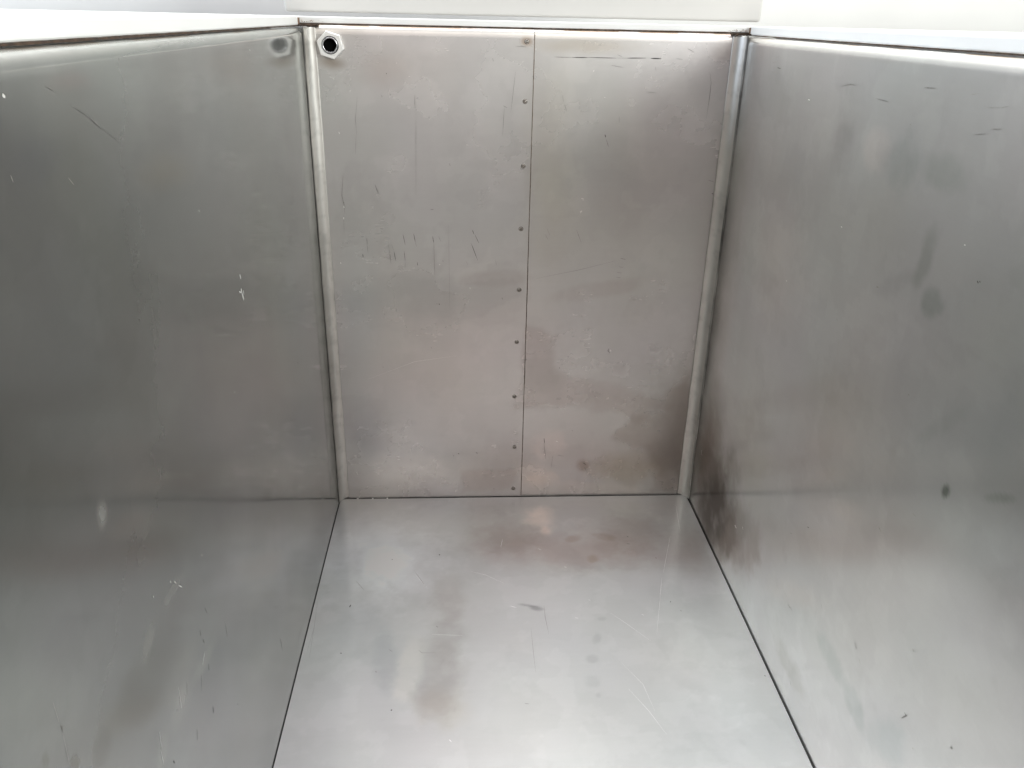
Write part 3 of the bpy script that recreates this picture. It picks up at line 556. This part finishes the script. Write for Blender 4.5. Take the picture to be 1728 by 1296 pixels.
M_pipe = plain('pipe_metal', (.62, .62, .64), .22, 1, .05, 200)
M_black = plain('black_bore', (.004, .004, .004), 1.0); M_black.node_tree.nodes['Principled BSDF'].inputs['Specular IOR Level'].default_value = 0
M_void = plain('dark_gap', (.008, .007, .006), .9)
M_rust = plain('rusty_seal', (.055, .032, .020), .85, 0, .7, 160, .4)
M_rjoint = plain('rust_stained_joint', (.22, .13, .08), .8, 0, .6, 200)
M_white = plain('white_enamel', (.82, .81, .795), .5, 0, .015, 12)
M_white.node_tree.nodes['Principled BSDF'].inputs['Specular IOR Level'].default_value = .2
M_cream = plain('cream_enamel', (.59, .57, .545), .6, 0, .02, 8)
M_wall = plain('white_wall', (.75, .74, .725), .7, 0, .02, 10)
M_ground = plain('ground_tile', (.42, .40, .38), .5, 0, .1, 5)
M_rivet = plain('rivet_metal', (.50, .46, .42), .45, .9, .2, 200)
M_rdark = plain('rivet_grime', (.07, .055, .045), .8, 0, .3, 200)

# ------------------------------------------------------------------ steel bin
binr = empty('steel_bin', (0, 0, 0), 'deep stainless steel bin with scratched stained walls inside the white rim', 'steel bin')

def ribbon(pts, width, mapper, lift, V, F):
    """tapered sliver along a polyline, lifted a hair off the sheet"""
    base = len(V); n = len(pts)
    if n == 2:   # refine for a taper
        (x0, y0), (x1, y1) = pts; pts = [(x0+(x1-x0)*t, y0+(y1-y0)*t) for t in (0, .3, .7, 1)]; n = 4
    L = sum(math.dist(pts[i], pts[i+1]) for i in range(n-1)); s = 0
    for i, (a, b) in enumerate(pts):
        j0, j1 = max(i-1, 0), min(i+1, n-1)
        dx, dy = pts[j1][0]-pts[j0][0], pts[j1][1]-pts[j0][1]; l = math.hypot(dx, dy) or 1e-6
        if i: s += math.dist(pts[i-1], pts[i])
        tpr = .25 + .75*math.sin(math.pi*min(max(s/L, .0), 1.0)) if L > 0 else 1
        if L < width*3: tpr = max(tpr, .6)
        h = width*.5*tpr*random.uniform(.8, 1.2)
        nx, ny = -dy/l*h, dx/l*h
        V.append(mapper(a+nx, b+ny, lift)); V.append(mapper(a-nx, b-ny, lift))
    for i in range(n-1): F.append((base+2*i, base+2*i+1, base+2*i+3, base+2*i+2))

def panel(name, key, us, vs, surf, mat, mapper, marks, thick, parent=None, wearmap=None):
    """one sheet: fine grid face (surf(u, v) -> point), turned edges and a back face; its scratches belong to the same mesh"""
    nu, nv = len(us), len(vs)
    U, Vv = np.meshgrid(us, vs); P = surf(U.ravel(), Vv.ravel())
    verts = [tuple(p) for p in P]; idx = np.arange(nu*nv).reshape(nv, nu)
    faces = np.stack([idx[:-1, :-1], idx[:-1, 1:], idx[1:, 1:], idx[1:, :-1]], -1).reshape(-1, 4).tolist(); mi = [0]*len(faces)
    # normal side check is not needed: metal is two-sided here; give the sheet its thickness behind
    o = len(verts); back = [tuple(np.array(p)+np.array(thick)) for p in P]
    ring = list(idx[0, :]) + list(idx[1:, -1]) + list(idx[-1, -2::-1]) + list(idx[-2:0:-1, 0])
    bi = {}
    fi = {}
    for r in ring:
        fi[r] = len(verts); verts.append(verts[r]); bi[r] = len(verts); verts.append(back[r])
    for i in range(len(ring)):
        a, b = ring[i], ring[(i+1) % len(ring)]; faces.append((fi[b], fi[a], bi[a], bi[b])); mi.append(0)
    n0 = len(verts)
    for tone, wd, pts in marks:
        F = []; ribbon(pts, wd, mapper, .00015, verts, F)
        for q in F: faces.append(q); mi.append({'dark': 1, 'mid': 2, 'light': 3, 'pale': 4}[tone])
    ob = obj(name, verts, faces, mat, parent, True, [mat, M_dark, M_mid, M_light, M_pale], mi)
    me = ob.data
    wa, wb = (wearmap or (lambda a, b: (a, b)))(U.ravel(), Vv.ravel())
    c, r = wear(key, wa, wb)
    C = np.ones((len(verts), 4)); C[:nu*nv, :3] = c; Rr = np.zeros(len(verts)); Rr[:nu*nv] = r
    at = me.attributes.new('tint', 'FLOAT_COLOR', 'POINT'); at.data.foreach_set('color', C.ravel())
    ar = me.attributes.new('rough', 'FLOAT', 'POINT'); ar.data.foreach_set('value', Rr)
    return ob

rl = .009   # radius of the rolled top edge
def roll(v, top, r=rl):
    """height v along the sheet -> (outward offset, z); beyond top-r the sheet rolls outward"""
    s = np.clip(v-(top-r), 0, None); ang = np.clip(s/r, 0, math.pi/2)
    out = r*(1-np.cos(ang)) + np.clip(s-r*math.pi/2, 0, None)
    z = np.where(v < top-r, v, top-r + r*np.sin(ang))
    return out, z
def vgrid(z0, top, step, r=rl, flat=.004):
    a = np.arange(z0, top-r, step); arc = top-r + np.linspace(0, r*math.pi/2, 9); fl = top-r + r*math.pi/2 + np.array([flat])
    return np.concatenate([a[:-1], arc, fl])

# slow undulation of the thin sheets
def wave(a, b, seed, amp): return amp*vnoise(a, b, .30, seed, 2)

GF = -.012
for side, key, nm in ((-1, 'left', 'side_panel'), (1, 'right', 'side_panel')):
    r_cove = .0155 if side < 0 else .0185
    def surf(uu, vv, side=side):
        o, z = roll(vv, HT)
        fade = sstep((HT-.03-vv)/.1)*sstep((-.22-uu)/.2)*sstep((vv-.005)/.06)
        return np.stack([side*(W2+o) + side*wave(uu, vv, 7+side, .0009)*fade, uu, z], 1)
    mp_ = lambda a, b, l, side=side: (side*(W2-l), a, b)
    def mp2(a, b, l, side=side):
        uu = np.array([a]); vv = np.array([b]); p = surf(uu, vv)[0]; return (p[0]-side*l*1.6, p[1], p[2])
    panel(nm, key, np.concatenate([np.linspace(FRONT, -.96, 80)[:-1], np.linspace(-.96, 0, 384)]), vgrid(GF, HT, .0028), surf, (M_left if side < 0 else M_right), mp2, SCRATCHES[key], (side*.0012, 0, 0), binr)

# back: two sheets, the left one lapped over the right one and riveted along the seam
SEAM = .0085; BT = .7405
def back_surf(off):
    def surf(uu, vv):
        o, z = roll(vv, BT, .007)
        fade = sstep((BT-.03-vv)/.1)*sstep((vv-.01)/.06)*sstep((W2-.02-np.abs(uu))/.05)*sstep((np.abs(uu-SEAM)-.02)/.05)
        return np.stack([uu, off + o + wave(uu, vv, 15, .0007)*fade, z], 1)
    return surf
def back_map(surf):
    def f(a, b, l):
        p = surf(np.array([a]), np.array([b]))[0]; return (p[0], p[1]-l*1.6, p[2])
    return f
SL = [s for s in SCRATCHES['back'] if max(p[0] for p in s[2]) < SEAM]; SR = [s for s in SCRATCHES['back'] if max(p[0] for p in s[2]) >= SEAM]
s1 = back_surf(-.0007); s2 = back_surf(.0001)
pL = panel('back_panel', 'back', np.linspace(-W2+.0123, SEAM, 110), vgrid(.0006, BT, .0028, .007), s1, M_back, back_map(s1), SL, (0, .0010, 0), binr)
pR = panel('back_panel', 'back', np.linspace(SEAM+.0007, W2-.0137, 110), vgrid(.0006, BT, .0028, .007), s2, M_back, back_map(s2), SR, (0, .0012, 0), binr)
pL['label'] = 'left half of the back wall, lapped and riveted'; pR['label'] = 'right half of the back wall with tide marks'
# grime line in the seam
bm = bmesh.new()
n = 160; zs = np.linspace(.0015, BT-.006, n); wj = .0006 + .0005*np.abs(vnoise(zs, zs*0, .02, 5, 4))
vv = [(bm.verts.new((SEAM+.0001, -.00075, z)), bm.verts.new((SEAM+.0006+wj[i]*1.0, -.0001, z))) for i, z in enumerate(zs)]
for i in range(n-1): bm.faces.new((vv[i][0], vv[i][1], vv[i+1][1], vv[i+1][0]))
from_bm('seam_grime', bm, plain('seam_grime_mat', (.14, .105, .08), .8, 0, .5, 220), pL)
# rivets
def rivet_mesh():
    bm = bmesh.new(); rs = [(0, .0006), (.0010, .0006), (.0013, .0002), (.0019, .0013), (.0024, .0012), (.0028, .0003), (.0033, .0001), (.0034, .0)]
    seg = 20; rings = []
    for r, h in rs: rings.append([bm.verts.new((r*math.cos(2*math.pi*k/seg), -h, r*math.sin(2*math.pi*k/seg))) for k in range(seg)] if r else [bm.verts.new((0, -h, 0))])
    for i in range(len(rings)-1):
        A, B = rings[i], rings[i+1]
        for k in range(seg):
            k2 = (k+1) % seg
            fc = bm.faces.new((A[0], B[k2], B[k]) if len(A) == 1 else (A[k], A[k2], B[k2], B[k]))
            fc.material_index = 1 if i in (1, 2, 5) else 0
            fc.smooth = True
    me = bpy.data.meshes.new('rivet'); bm.normal_update(); bm.to_mesh(me); bm.free(); me.materials.append(M_rivet); me.materials.append(M_rdark); return me
rm = rivet_mesh()
for rx, rz in ((-.0013, .7254), (-.0016, .648), (-.0017, .5593), (-.0028, .4674), (-.0031, .3723), (-.0048, .286), (-.0064, .1905), (-.0043, .0969), (-.0045, .0156)):
    o = link(bpy.data.objects.new('rivet', rm), pL); o.location = (rx, -.0008, rz); o.rotation_euler = (0, random.uniform(0, 6), 0)

# rounded corner strips
for side, rc in ((-1, .0136), (1, .0150)):
    n = 14; zs = np.concatenate([np.arange(.0005, HT+.0016, .004), [HT+.0016]]); P = []
    for z in zs:
        for k in range(n+3):
            if k == 0: dx, dy = -.0004, -rc-.0016
            elif k == n+2: dx, dy = rc+.0016, -.0002
            else:
                t = (k-1)/n*math.pi/2; dx, dy = rc-rc*math.cos(t), -rc+rc*math.sin(t)-.0012
                dx += .0009 + .00035*math.sin(z*61+side)*math.sin(z*23+k*.3)
            P.append((side*(-1)*-1*(W2-dx), dy-.0004, z))
    nn = n+3; F = [(i*nn+k, i*nn+k+1, (i+1)*nn+k+1, (i+1)*nn+k) for i in range(len(zs)-1) for k in range(nn-1)]
    ob = obj('corner_strip', P, F, M_cove, binr, True)
    A = np.array(P); C = np.ones((len(P), 4)); s_ = vnoise(A[:, 2], A[:, 0], .03, 50+side, 4)
    s2_ = vnoise(A[:, 2], A[:, 0], .008, 60+side, 3); C[:, :3] *= (1+.07*s_-.10*sstep((s2_-.35)/.3))[:, None]; C[:, 2] *= .985
    # darker, uneven along the joint with the side sheet
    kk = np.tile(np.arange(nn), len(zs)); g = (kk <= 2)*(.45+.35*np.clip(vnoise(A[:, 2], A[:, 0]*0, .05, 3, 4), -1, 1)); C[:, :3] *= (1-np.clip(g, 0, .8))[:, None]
    ob.data.attributes.new('tint', 'FLOAT_COLOR', 'POINT').data.foreach_set('color', C.ravel())
    ob.data.attributes.new('rough', 'FLOAT', 'POINT').data.foreach_set('value', .03*s_)
    ob.modifiers.new('thick', 'SOLIDIFY').thickness = .0006
    ob['label'] = 'rounded steel strip down the back corner'
# edge shadow and gap drawn as dark strips where corner strips meet the side sheets
for side, rc in ((-1, .0136), (1, .0150)):
    n = 260; zs = np.linspace(.0005, HT-.004, n); wj = .0012 + .0011*np.clip(vnoise(zs, zs*0, .05, 9+side, 5, .6)+.3, -.3, 1.2)
    P = []; 
    for i, z in enumerate(zs):
        P += [(side*(W2-.0006), -rc-.0012-wj[i]*((1.6 if side < 0 else .7) if z < .6 else .7), z), (side*(W2-.0006), -rc-.0006, z)]
    obj('joint_shade_strip', P, [(2*i, 2*i+1, 2*i+3, 2*i+2) for i in range(n-1)], plain('joint_shade', (.10, .09, .08), .7, 0, .4, 200), binr)

# bottom plate with an open gap around it
def fsurf(uu, vv): 
    fade = sstep((W2-.01-np.abs(uu))/.06)*sstep((-.01-vv)/.06)
    return np.stack([uu, vv, wave(uu, vv, 33, .0008)*fade], 1)
def fmap(a, b, l): p = fsurf(np.array([a]), np.array([b]))[0]; return (p[0], p[1], p[2]+l*1.6)
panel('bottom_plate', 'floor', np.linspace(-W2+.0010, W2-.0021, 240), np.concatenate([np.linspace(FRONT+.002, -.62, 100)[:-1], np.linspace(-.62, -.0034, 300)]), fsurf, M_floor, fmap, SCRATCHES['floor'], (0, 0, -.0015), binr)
bevel_box('void_plate', (-W2-.002, FRONT-.002, -.03), (W2+.002, .002, -.022), M_void, binr, 0)  # black plate standing in for the dark void under the gap
bevel_box('gap_dark_strip', (-W2, -.0050, -.010), (W2, .0030, -.0022), M_void, binr, 0)  # black strips added to paint the gap dark, as shade would
bevel_box('gap_dark_strip', (-W2+.0002, FRONT+.01, -.010), (-W2+.004, -.0055, -.0022), M_void, binr, 0)
bevel_box('gap_dark_strip', (W2-.005, FRONT+.01, -.010), (W2-.0002, -.0055, -.0022), M_void, binr, 0)
# bits of sealant left in the back gap
for gx, gl in ((-.272, .003), (-.246, .0022), (-.2215, .0025)):
    bevel_box('sealant_bead', (gx, -.0044, -.002), (gx+gl, -.0012, .0008), M_light, binr, .0004)

# overflow fitting: hex nut, threaded collar and dark bore
fit = empty('overflow_fitting', (-.2664, -.0012, .7158), '', ''); del fit['category']; fit.parent = binr
fit['label'] = 'chrome hex nut and open pipe end in the top left corner of the back wall'
def lathe(name, prof, mat, parent, seg=48):
    bm = bmesh.new(); rings = [[bm.verts.new((r*math.cos(2*math.pi*k/seg), -h, r*math.sin(2*math.pi*k/seg))) for k in range(seg)] for r, h in prof]
    for i in range(len(rings)-1):
        for k in range(seg): bm.faces.new((rings[i][k], rings[i][(k+1) % seg], rings[i+1][(k+1) % seg], rings[i+1][k]))
    bm.normal_update(); return from_bm(name, bm, mat, parent, True)
bm = bmesh.new(); af = .0158; seg = 6
def hexring(r, h): return [bm.verts.new((r*math.cos(R(60*k+ROT)), -h, r*math.sin(R(60*k+ROT)))) for k in range(6)]
ROT = 108-4
def circ(r, h): return [bm.verts.new((r*math.cos(2*math.pi*k/36+R(ROT)), -h, r*math.sin(2*math.pi*k/36+R(ROT)))) for k in range(36)]
rc_ = af/math.cos(R(30))
h0 = hexring(rc_, 0); h1 = hexring(rc_, .0056); h2 = hexring(rc_*.955, .0064); c1 = circ(.0119, .0064); c2 = circ(.0114, .0058); c3 = circ(.0112, 0)
for A, B in ((h0, h1), (h1, h2)):
    for k in range(6): bm.faces.new((A[k], A[(k+1) % 6], B[(k+1) % 6], B[k]))
for k in range(6):
    bm.faces.new([h2[k], h2[(k+1) % 6]] + [c1[(6*k+6-j) % 36] for j in range(7)])
for A, B in ((c1, c2), (c2, c3)):
    for k in range(36): bm.faces.new((A[k], A[(k+1) % 36], B[(k+1) % 36], B[k]))
bm.normal_update(); from_bm('hex_nut', bm, M_nut, fit)
lathe('thread_shadow_ring', [(.01185, .0004), (.01185, .0030), (.0105, .0030), (.0105, .0004)], M_black, fit)
lathe('threaded_collar', [(.0106, 0), (.0106, .0052), (.0102, .0064), (.0094, .0070), (.0087, .0066), (.0083, .0058), (.0083, .0)], M_pipe, fit)
lathe('bore', [(.00825, .0048), (.0081, .0015), (.0001, .0014)], M_black, fit)

# ------------------------------------------------------------------ white cabinet round the bin
cab = empty('cabinet', (0, -.5, -.1), 'white enamelled cabinet top and rim framing the steel bin', 'cabinet')
def cpart(name, lo, hi, mat, bev=.0012, **k):
    o = bevel_box(name, [lo[0], lo[1]+.5, lo[2]+.1], [hi[0], hi[1]+.5, hi[2]+.1], mat, cab, bev, **k); return o
ZT = .7505; XO = W2+.0085; YF = FRONT
cpart('rim_strip', (-XO-.035, YF-.01, .7396), (-XO, .0060, ZT), M_white)
cpart('rim_strip', (XO, YF-.01, .7396), (XO+.035, .0060, ZT), M_white)
cpart('rim_strip', (-XO+.0012, .0082, .7425), (XO-.0012, .045, ZT), M_white)
cpart('rim_strip', (-XO+.0012, YF-.05, .7432), (XO-.0012, YF-.0085, ZT), M_white)
cpart('worktop', (-1.1, -1.6, .7290), (-XO-.037, .0060, .7496), M_white)
cpart('worktop', (XO+.037, -1.6, .7290), (1.1, .0060, .7496), M_white)
cpart('worktop', (-1.1, .0470, .7290), (1.1, .30, .7496), M_white)
cpart('lid', (-.334, .050, .7560), (.3365, .075, 1.16), M_cream, .004, seg=3)
cpart('carcass', (-1.1, -1.6, -.1), (-1.06, .3, .7285), M_white)
cpart('carcass', (1.06, -1.6, -.1), (1.1, .3, .7285), M_white)
# rusty sealant between the rolled steel edge and the rim
def seal(name, pts_in, w_fn, z_fn, axis, seed):
    n = 300; V = []; F = []
    (x0, y0), (x1, y1) = pts_in
    for i in range(n):
        t = i/(n-1); a = np.array([t*math.dist((x0, y0), (x1, y1))]); j = float(vnoise(a, a*0, .02, seed, 5, .65)[0])
        xx, yy = x0+(x1-x0)*t, y0+(y1-y0)*t; ww = max(.0002, w_fn(t)*(1+.4*j)); zz = z_fn(t)
        V += [(xx, yy, zz-ww*.5), (xx, yy, zz+ww*.5)]
    for i in range(n-1): F.append((2*i, 2*i+1, 2*i+3, 2*i+2))
    return obj(name, V, F, M_rust, binr)
seal('seal_line', ((-XO+.0012, YF), (-XO+.0012, .004)), lambda t: .0018-.0005*t, lambda t: .7390, 0, 70)
seal('seal_line', ((XO-.0012, YF), (XO-.0012, .004)), lambda t: .0016-.0004*t, lambda t: .7390, 0, 71)
seal('seal_line', ((-XO, .0070), (XO, .0070)), lambda t: .0012+.0010*t, lambda t: .7418, 0, 72)
# rusty joints between the rim strips
for sx in (-1, 1):
    bevel_box('rust_joint', (sx*XO-.0006 + .0006*(sx < 0), .0035, .7400), (sx*XO+.0006*(sx < 0)+.0004, .0100, .7490), M_rjoint, binr, 0)
    o = bevel_box('rust_crust', (min(sx*(W2+.007), sx*(W2-.019)), -.0062, .7388), (max(sx*(W2+.007), sx*(W2-.019)), .0068, .7412), M_rust, binr, .0006)
# rust lumps in the two back corners
for side in (-1, 1):
    bm = bmesh.new()
    for k in range(26):
        t = random.random(); c = Vector((side*(W2-.019+.024*t), -.0062+.001*random.random(), .7388+.0026*random.random()))
        mt = Matrix.Translation(c) @ Matrix.Rotation(random.uniform(0, 6), 4, 'Y') @ Matrix.Diagonal((random.uniform(.8, 2.4), .8, random.uniform(.5, .9), 1))
        bmesh.ops.create_icosphere(bm, subdivisions=1, radius=random.uniform(.0006, .0013), matrix=mt)
    from_bm('rust_crust', bm, M_rust, binr, True)
    bm = bmesh.new()
    for k in range(22):
        c = Vector((side*(W2+.004-abs(random.gauss(0, .014))), .0078, .7436+abs(random.gauss(0, .0012))))
        if abs(c.x) > XO-.002: continue
        mt = Matrix.Translation(c) @ Matrix.Diagonal((random.uniform(.6, 2.2), .12, random.uniform(.3, .8), 1))
        bmesh.ops.create_icosphere(bm, subdivisions=1, radius=random.uniform(.0003, .0007), matrix=mt)
    from_bm('rust_specks', bm, M_rjoint, binr, True)

# ------------------------------------------------------------------ setting
o = bevel_box('wall', (-2.5, .45, -.1), (2.5, .55, 2.6), M_wall, None, 0); o['kind'] = 'structure'
o = bevel_box('ground', (-4, -4, -.2), (4, 2, -.1005), M_ground, None, 0); o['kind'] = 'structure'
